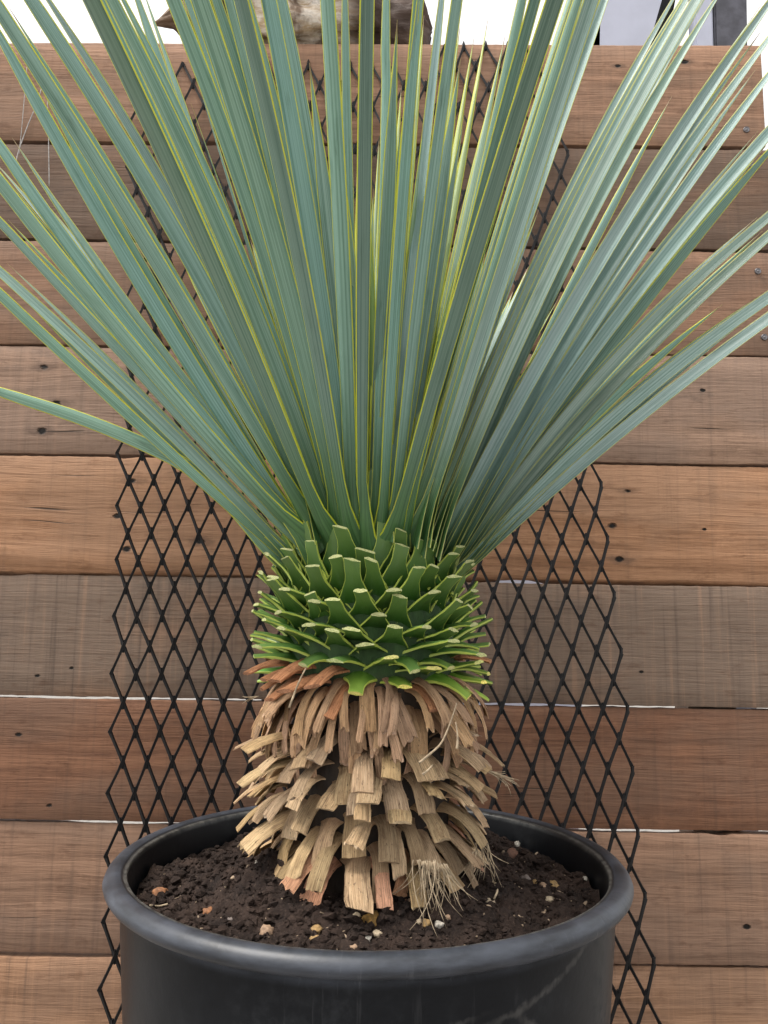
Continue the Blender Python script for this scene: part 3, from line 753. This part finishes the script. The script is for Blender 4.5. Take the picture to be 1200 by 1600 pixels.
for k, (pp, Ye, w, face, L) in enumerate(HERO + COMP):
    if k != 0:                         # stiff blades: one gentle bend near the base, then straight
        (ax, ay), (qx, qy), (bx, by) = pp[0], pp[1], pp[-1]
        tq = math.hypot(qx - ax, qy - ay) / max(1, math.hypot(bx - ax, by - ay)); tq = min(.6, max(.12, tq))
        lx, ly = ax + (bx - ax) * tq, ay + (by - ay) * tq
        qx, qy = lx + (qx - lx) * .62, ly + (qy - ly) * .62
        cx = (qx - (1 - tq) ** 2 * ax - tq * tq * bx) / (2 * tq * (1 - tq)); cy_ = (qy - (1 - tq) ** 2 * ay - tq * tq * by) / (2 * tq * (1 - tq))
        pp = [((1 - t) ** 2 * ax + 2 * t * (1 - t) * cx + t * t * bx, (1 - t) ** 2 * ay + 2 * t * (1 - t) * cy_ + t * t * by) for t in (0, .12, .25, .4, .55, .7, .85, 1)]
    x0, y0 = pp[0]
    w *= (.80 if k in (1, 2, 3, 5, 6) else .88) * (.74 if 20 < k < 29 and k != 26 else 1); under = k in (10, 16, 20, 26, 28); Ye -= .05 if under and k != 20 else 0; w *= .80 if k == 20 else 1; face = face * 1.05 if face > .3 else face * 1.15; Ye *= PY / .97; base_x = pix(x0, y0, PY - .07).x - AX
    Y0 = AY - math.sqrt(max(.0004, TR ** 2 - min(abs(base_x), TR * .98) ** 2)) * .92
    if Ye > PY - .02: Y0 = AY + .03
    acc = [0]
    for i in range(1, len(pp)): acc.append(acc[-1] + math.hypot(pp[i][0] - pp[i - 1][0], pp[i][1] - pp[i - 1][1]))
    P = [pix(x, y, Y0 + (Ye - Y0) * (acc[i] / acc[-1]) ** .95) for i, (x, y) in enumerate(pp)]
    if abs(base_x) > .07: P.insert(0, Vector((AX + math.copysign(.068, base_x), AY - .02, P[0].z - .035)))
    P = crom(P); ln = sum((P[i + 1] - P[i]).length for i in range(len(P) - 1)); tg = (P[-1] - P[-8]).normalized()
    ex = max(0.02, L - ln); side = 1 if pp[-1][0] > 600 else -1
    for q in range(1, 9): P.append(P[-1] + (tg + Vector((0, 0, -.02 * q))).normalized() * (ex / 8))
    if 2 < pp[-1][0] < 1198 and pp[-1][1] > 2: P = P[:-8]
    g = rnd.uniform(.88, 1.10); b = rnd.uniform(.94, 1.10)
    if k >= len(HERO) + 30:
        yg = rnd.random(); leaf(resample(P, SEG), facing(face, side), w, (g * (1 + .9 * yg), g * (1 + .45 * yg), g * (1 - .4 * yg)), fold=rnd.uniform(.2, .5), twist=rnd.uniform(-.5, .5)); continue
    if under: g *= .66; b *= .95  # darker tint paints shade onto the camera-facing undersides of these blades
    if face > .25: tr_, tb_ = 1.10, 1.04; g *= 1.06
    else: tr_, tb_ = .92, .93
    leaf(resample(P, SEG), facing(face, side), w, (g * tr_ * rnd.uniform(.93, 1.05), g, g * b * tb_), fold=rnd.uniform(.22, .55) * (-1 if face > .25 else 1), twist=rnd.uniform(-.28, .28), yel=max(0, min(1, .75 - face)))  # yel: yellower margins on down-turned blades paint in light glowing through the edges
# the rest of the rosette
GA = 2.399963
NF = 190
for k in range(NF):
    s = k / (NF - 1)                            # 0 outermost, 1 the heart
    az = k * GA + .4
    front = -math.cos(az)                       # 1 towards the camera
    inc = R(36 * (1 - s) ** .8 + 2.5)
    if front > .35 and s < .40: continue        # the front is made of the leaves above
    if s < .20 and abs(math.sin(az)) > .6: continue
    if k < 12: continue
    inc *= rnd.uniform(.88, 1.12)
    rb = TR * (.93 - .72 * s); zb = HC + .060 + .060 * s
    L = (.44 + .12 * rnd.random()) * (1 - .45 * max(0, s - .45) / .55)
    if s > .9: L *= .72
    rad = Vector((math.sin(az), math.cos(az) * 1.0, 0)); rad = Vector((math.sin(az), -math.cos(az) * -1, 0))
    o = Vector((AX, AY, zb)) + rad * rb
    P = []
    bend = rnd.uniform(-.05, .10); lat = Vector((-rad.y, rad.x, 0)) * rnd.uniform(-.05, .05)
    for i in range(SEG + 1):
        t = i / SEG; a = inc * (.75 + .25 * min(1, t * 5)) + bend * t
        d = rad * math.sin(a) + UPV * math.cos(a) + lat
        P.append(o.copy() if i == 0 else P[-1] + d.normalized() * (L / SEG))
    young = max(0, (s - .55) / .45)
    g = rnd.uniform(.88, 1.12); tint = (g * (1 + 1.3 * young), g * (1 + .8 * young), g * (1 - .35 * young))
    leaf(P, lambda t, tg, rad=rad: rad * 1.0 - UPV * .3, rnd.uniform(.0150, .0195) * (1 - .35 * young), tint, fold=rnd.uniform(.2, .5), twist=rnd.uniform(-1.0, 1.0), phase=rnd.uniform(-.35, .35))

# ---- trunk core
m = NT('dark_fibrous_core'); c = m.coord(); n = m.noise(m.mapping(c, (60, 60, 18)), 1, 6, .65); z = m.sep(c)[2]
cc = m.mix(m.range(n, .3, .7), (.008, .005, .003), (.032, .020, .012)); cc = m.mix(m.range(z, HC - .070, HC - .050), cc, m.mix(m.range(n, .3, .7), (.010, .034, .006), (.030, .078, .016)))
m.bump(n, .8, .004); MC = m.set(Base_Color=cc, Roughness=.75)
prof = [(.072, RIM - .06), (.086, RIM - .03), (.090, HC - .20), (.092, HC - .15), (.084, HC - .11), (.092, HC - .085), (.096, HC - .045), (TR, HC + .005), (TR * .95, HC + .035), (.070, HC + .055), (.045, HC + .075), (.012, HC + .085)]
V, F = lathe(prof, 48, .02)
V = [v + Vector((AX, AY, 0)) for v in V]; F.append(tuple(range(48 * 11, 48 * 12)))
link('trunk', mesh('trunk', V, F, mats=[MC]), yucca)

# ---- trimmed green leaf bases
def mat_stub():
    m = NT('green_leaf_base'); uv = m.coord('UV'); s = m.sep(uv); u, v = s[0], s[1]; oc = m.obj('Color'); ra = m.obj('Random')
    o = m.coord(); n = m.noise(m.mapping(o, (160, 40, 160)), 1, 4, .6); b = m.noise(o, 60, 4)
    col = m.mix(m.range(v, .15, .95), (.024, .088, .009), (.110, .205, .048)); col = m.mix(m.math('MULTIPLY', m.range(n, .45, .7), .35), col, (.10, .18, .075))
    col = m.mix(1.0, col, oc, 'MULTIPLY')
    e = m.math('ABSOLUTE', m.math('SUBTRACT', u, .5)); col = m.mix(m.math('MULTIPLY', m.range(e, .462, .480), .75), col, (.50, .58, .10))
    col = m.mix(m.math('MULTIPLY', m.range(b, .60, .72), .6), col, (.05, .045, .02))
    m.bump(n, .45, .0015); return m.set(Base_Color=col, Roughness=.44, Specular_IOR_Level=.5)
def mat_cut(name, a, b):
    m = NT(name); o = m.coord(); n = m.noise(o, 500, 4, .7); oc = m.obj('Color')
    m.bump(n, .6, .001); return m.set(Base_Color=m.mix(1.0, m.mix(m.range(n, .3, .7), a, b), oc, 'MULTIPLY'), Roughness=.7)
MG = mat_stub(); MCUT = mat_cut('cut_leaf_end', (.24, .28, .09), (.50, .50, .24))
def stub_mesh(name, seed, length, wroot, wneck, thick, droop, nseg, mats, fray=0.0, neck_at=.5, curl=.2, split=0, flare=1.0):
    g = random.Random(seed); V, U, F, M = [], [], [], []; us = (-1, -.86, -.4, 0, .4, .86, 1); nu = len(us)
    y = z = 0.0; ang = 0.0; skew = g.uniform(-.25, .25) * (1 if fray else .35); side = g.uniform(-.12, .12) * (1 if fray else .5)
    rings = []
    for i in range(nseg + 1):
        t = i / nseg
        if i: ang = -droop * (t ** 1.1); y += math.cos(ang) * length / nseg; z += math.sin(ang) * length / nseg
        s = min(1, t / neck_at); hw = .5 * (wneck + (wroot - wneck) * (1 - s) ** 1.9) * (1 + (flare - 1) * max(0, t - neck_at))
        hw *= 1 + (.06 * g.uniform(-1, 1) if fray else 0)
        th = thick * (1 - .35 * t); row = []
        for side_ in (0, 1):
            for u in us:
                x = hw * u + side * length * t * t; zz = -curl * hw * (u * u) * (1.5 - t)
                zz += .5 * th * (1 - .5 * abs(u) ** 3) * (1 if side_ == 0 else -1) - (th * .8 * (1 - abs(u)) if side_ else 0) * (1 - .5 * t)
                jy = (skew * hw * u * 1.6 + fray * g.uniform(-1, 1)) if i == nseg else 0
                if fray: zz += g.uniform(-1, 1) * .00045
                ca, sa = math.cos(ang), math.sin(ang)
                V.append(Vector((x, y + ca * jy - sa * zz, z + sa * jy + ca * zz))); U.append((u * .5 + .5, t))
        rings.append(i * nu * 2)
    for i in range(nseg):
        a, b = rings[i], rings[i + 1]
        for k in range(nu - 1):
            F.append((a + k, a + k + 1, b + k + 1, b + k)); M.append(0); F.append((a + nu + k, b + nu + k, b + nu + k + 1, a + nu + k + 1)); M.append(0)
        F.append((a, b, b + nu, a + nu)); M.append(0); F.append((a + nu - 1, a + 2 * nu - 1, b + 2 * nu - 1, b + nu - 1)); M.append(0)
    e = rings[-1]
    for k in range(nu - 1): F.append((e + k, e + k + 1, e + nu + k + 1, e + nu + k)); M.append(1)
    return mesh(name, V, F, U, mats, M, sharp=38)
def place(name, me, az, z, elev, r, roll=0.0, tint=(1, 1, 1), scale=(1, 1, 1)):
    rad = Vector((math.sin(az), -math.cos(az), 0)); tan = -Vector((math.cos(az), math.sin(az), 0))      # az 0 = towards the camera
    d = rad * math.cos(elev) + UPV * math.sin(elev); nrm = tan.cross(d)
    M3 = Matrix((tan, d, nrm)).transposed() @ Matrix.Rotation(roll, 3, 'Y')
    loc = Vector((AX, AY, z)) + rad * r
    o = link(name, me, yucca); o.matrix_parent_inverse = Matrix.Translation(-yucca.location)
    o.matrix_basis = Matrix.Translation(loc) @ M3.to_4x4() @ Matrix.Diagonal((*scale, 1)); o.color = (*tint, 1); return o
# ---- dry leaf bases
def mat_dry():
    m = NT('dry_leaf_base'); uv = m.coord('UV'); s = m.sep(uv); u, v = s[0], s[1]; oc = m.obj('Color'); ra = m.obj('Random')
    seed = m.n.new('ShaderNodeCombineXYZ'); m.put(seed.inputs[0], m.math('MULTIPLY', ra, 53.0)); m.put(seed.inputs[1], m.math('MULTIPLY', ra, 17.0))
    add = m.n.new('ShaderNodeVectorMath'); add.operation = 'ADD'; m.put(add.inputs[0], uv); m.put(add.inputs[1], seed.outputs[0]); w = add.outputs[0]
    f = m.noise(m.mapping(w, (22, 1.3, 1)), 1, 6, .7); ff = m.noise(m.mapping(w, (60, 3, 1)), 1, 4, .65); b = m.noise(m.mapping(w, (2.2, 2.6, 1)), 1, 5, .65); d = m.noise(m.mapping(w, (8, 12, 1)), 1, 5, .7)
    col = m.mix(m.range(f, .32, .68), (.345, .218, .118), (.640, .465, .280))
    col = m.mix(m.math('MULTIPLY', m.range(ff, .5, .75), .5), col, (.68, .55, .38))
    col = m.mix(m.math('MULTIPLY', m.range(ff, .48, .32), .65), col, (.11, .062, .032))
    col = m.mix(m.math('MULTIPLY', m.range(b, .48, .70), .55), col, (.155, .088, .050))
    col = m.mix(m.math('MULTIPLY', m.range(d, .57, .68), .75), col, (.05, .032, .02))
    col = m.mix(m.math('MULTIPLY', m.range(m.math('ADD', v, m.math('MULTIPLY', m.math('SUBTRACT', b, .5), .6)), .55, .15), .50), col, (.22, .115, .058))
    crk = m.noise(m.mapping(w, (34, .9, 1)), 1, 2, .5); col = m.mix(m.math('MULTIPLY', m.range(crk, .64, .70), .8), col, (.06, .036, .02))
    col = m.mix(1.0, col, oc, 'MULTIPLY')
    m.bump(m.math('SUBTRACT', m.math('ADD', f, m.math('MULTIPLY', ff, .9)), m.range(crk, .62, .70)), 1.0, .0022); return m.set(Base_Color=col, Roughness=.78, Specular_IOR_Level=.25)
MD = mat_dry(); MDC = mat_cut('dry_cut_end', (.22, .15, .09), (.46, .34, .22))
GREEN = [stub_mesh('cut_leaf_base', 100 + i, .054 + .005 * (i % 3), .058, .0150 + .001 * (i % 4), .0046, R(-12 + 8 * (i % 5)), 8, [MG, MCUT], .0004, .80, .30) for i in range(10)]
BROWN = [stub_mesh('cut_leaf_base', 150 + i, .058, .050, .0175, .0050, R(16 + 4 * (i % 5)), 7, [MD, MDC], .0008, .7, .30) for i in range(10)]
NG = 190
for k in range(NG):
    s = (k + .5) / NG; az = k * GA + .35; z = HC + .055 - .117 * s
    el = R(70 - 88 * s ** 1.0 + rnd.uniform(-7, 7)); lim = max(0, (s - .76) / .24)
    g = rnd.uniform(.8, 1.2)
    tint = (g * (1 + 1.3 * lim * rnd.random()), g * (1 + .75 * lim), g * (1 - .2 * lim))
    brown = s > .70 and rnd.random() < .05 + .45 * (s - .70) / .30
    if brown: tint = (.95, .62, .50)
    ls = rnd.uniform(.82, 1.08)
    place('cut_leaf_base', (BROWN if brown else GREEN)[rnd.randrange(10)], az + rnd.uniform(-.04, .04), z + rnd.uniform(-.003, .003) - .004 * math.sin(el), el, TR * .85, rnd.uniform(-.15, .15), tint, (rnd.uniform(.9, 1.1), ls, 1))

SKIRT = [stub_mesh('dry_leaf_base', 200 + i, .066 + .016 * rnd.random(), .026, .0080 + .0070 * rnd.random(), .0022, R(50 + 30 * rnd.random()), 8, [MD, MDC], .0034, .35, .22, flare=1.0 + .3 * rnd.random()) for i in range(18)]
DRY = [stub_mesh('dry_leaf_base', 300 + i, .056 + .020 * rnd.random(), .034, .0135 + .0065 * rnd.random(), .0025, R(24 + 40 * rnd.random()), 8, [MD, MDC], .0004 + .0070 * rnd.random() ** 4, .40, .30, flare=1.0 + .35 * rnd.random()) for i in range(26)]
def dtint(pink=.0, dark=1.0):
    g = rnd.uniform(.66, 1.22) * dark; y = rnd.uniform(-.06, .06); return (g * (1 + pink + y * .5), g * (1 - .1 * pink), g * rnd.uniform(.86, 1.08) * (1 - y))
NS = 142
for k in range(NS):
    az = k * GA + .2; s = k / NS; z = HC - .056 - .040 * s
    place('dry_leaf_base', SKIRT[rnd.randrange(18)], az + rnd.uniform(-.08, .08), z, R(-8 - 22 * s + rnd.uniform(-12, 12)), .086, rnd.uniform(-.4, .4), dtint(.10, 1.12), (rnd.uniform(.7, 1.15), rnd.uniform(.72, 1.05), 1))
ND = 154
for k in range(ND):
    az = k * GA + 1.1; s = (k + .5) / ND; z = HC - .116 - .128 * s
    el = R(8 - 26 * s + rnd.uniform(-12, 12)); low = max(0, (s - .8) / .2)
    pk = .30 if (low > 0 and rnd.random() < .35) else .0
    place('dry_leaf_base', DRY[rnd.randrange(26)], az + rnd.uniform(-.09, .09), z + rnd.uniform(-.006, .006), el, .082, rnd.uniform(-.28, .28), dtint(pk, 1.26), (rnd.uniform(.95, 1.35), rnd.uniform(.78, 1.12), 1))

# ---- frayed fibres hanging from the dry bases
MF = simple('pale_fibre', (.46, .36, .24), .8, nscale=160, var=.5)
def fibres(x, y, n, length, spread, dirx, Yf, seed):
    g = random.Random(seed); V, F = [], []; o = pix(x, y, Yf)
    for q in range(n):
        L = length * g.uniform(.45, 1.1); p = Vector((g.uniform(-1, 1) * spread * .35, g.uniform(-.004, .004), 0)); P = [p]
        d = Vector((dirx + g.uniform(-.35, .35), g.uniform(-.3, .1), -1 + abs(dirx) * .7)).normalized(); cu = Vector((g.uniform(-1.1, 1.1), g.uniform(-.4, .4), g.uniform(-.8, .5)))
        for i in range(6): d = (d + cu * .16).normalized(); P.append(P[-1] + d * (L / 6))
        tube(V, F, P, [.0005, .0005, .0005, .0004, .0004, .0003, .0002], 5)
    link('frayed_fibres', mesh('frayed_fibres', V, F, mats=[MF]), yucca, loc=o)
fibres(664, 1345, 34, .062, .034, .12, .80, 1)
fibres(688, 1350, 18, .045, .020, .30, .805, 6)
fibres(752, 1318, 14, .045, .020, .25, .86, 2)
fibres(763, 1205, 16, .034, .008, 1.0, .89, 3)
fibres(402, 1088, 8, .016, .006, -1.0, .89, 4)
fibres(742, 1330, 9, .030, .012, .0, .85, 5)
# thin dry shreds caught across the skirt
for pp, Y in (([(714, 1098), (704, 1128), (690, 1160), (672, 1178), (655, 1192)], .785), ([(712, 1128), (715, 1150), (714, 1170)], .782), ([(676, 1195), (668, 1204), (660, 1210)], .79), ([(478, 1044), (466, 1068), (452, 1106)], .81)):
    V, F = [], []; q_ = pol(pp, Y, 5); tube(V, F, q_, [.0006 + .0008 * (i_ / len(q_)) for i_ in range(len(q_))], 6); link('dry_shred', mesh('dry_shred', V, F, mats=[MF]), yucca)
# pale rootlets lying on the soil
for pp, lb in (([(772, 1408), (777, 1395), (774, 1383), (769, 1380)], 'pale curled rootlet rising beside the flat cream stone'), ([(234, 1418), (248, 1419), (262, 1416)], 'thin pale twig lying below the rusty orange clod'), ([(352, 1390), (356, 1380), (350, 1384)], 'tiny curled pale twig on the soil left of the trunk')):
    V, F = [], []; hit = [soil_hit(x, y) for x, y in pp]
    if None in hit: continue
    P = [h + Vector((0, 0, .002)) for h in hit]; tube(V, F, crom(P, 5), .0011, 6)
    tag(link('twig', mesh('twig', V, F, mats=[MF])), lb, 'twig')
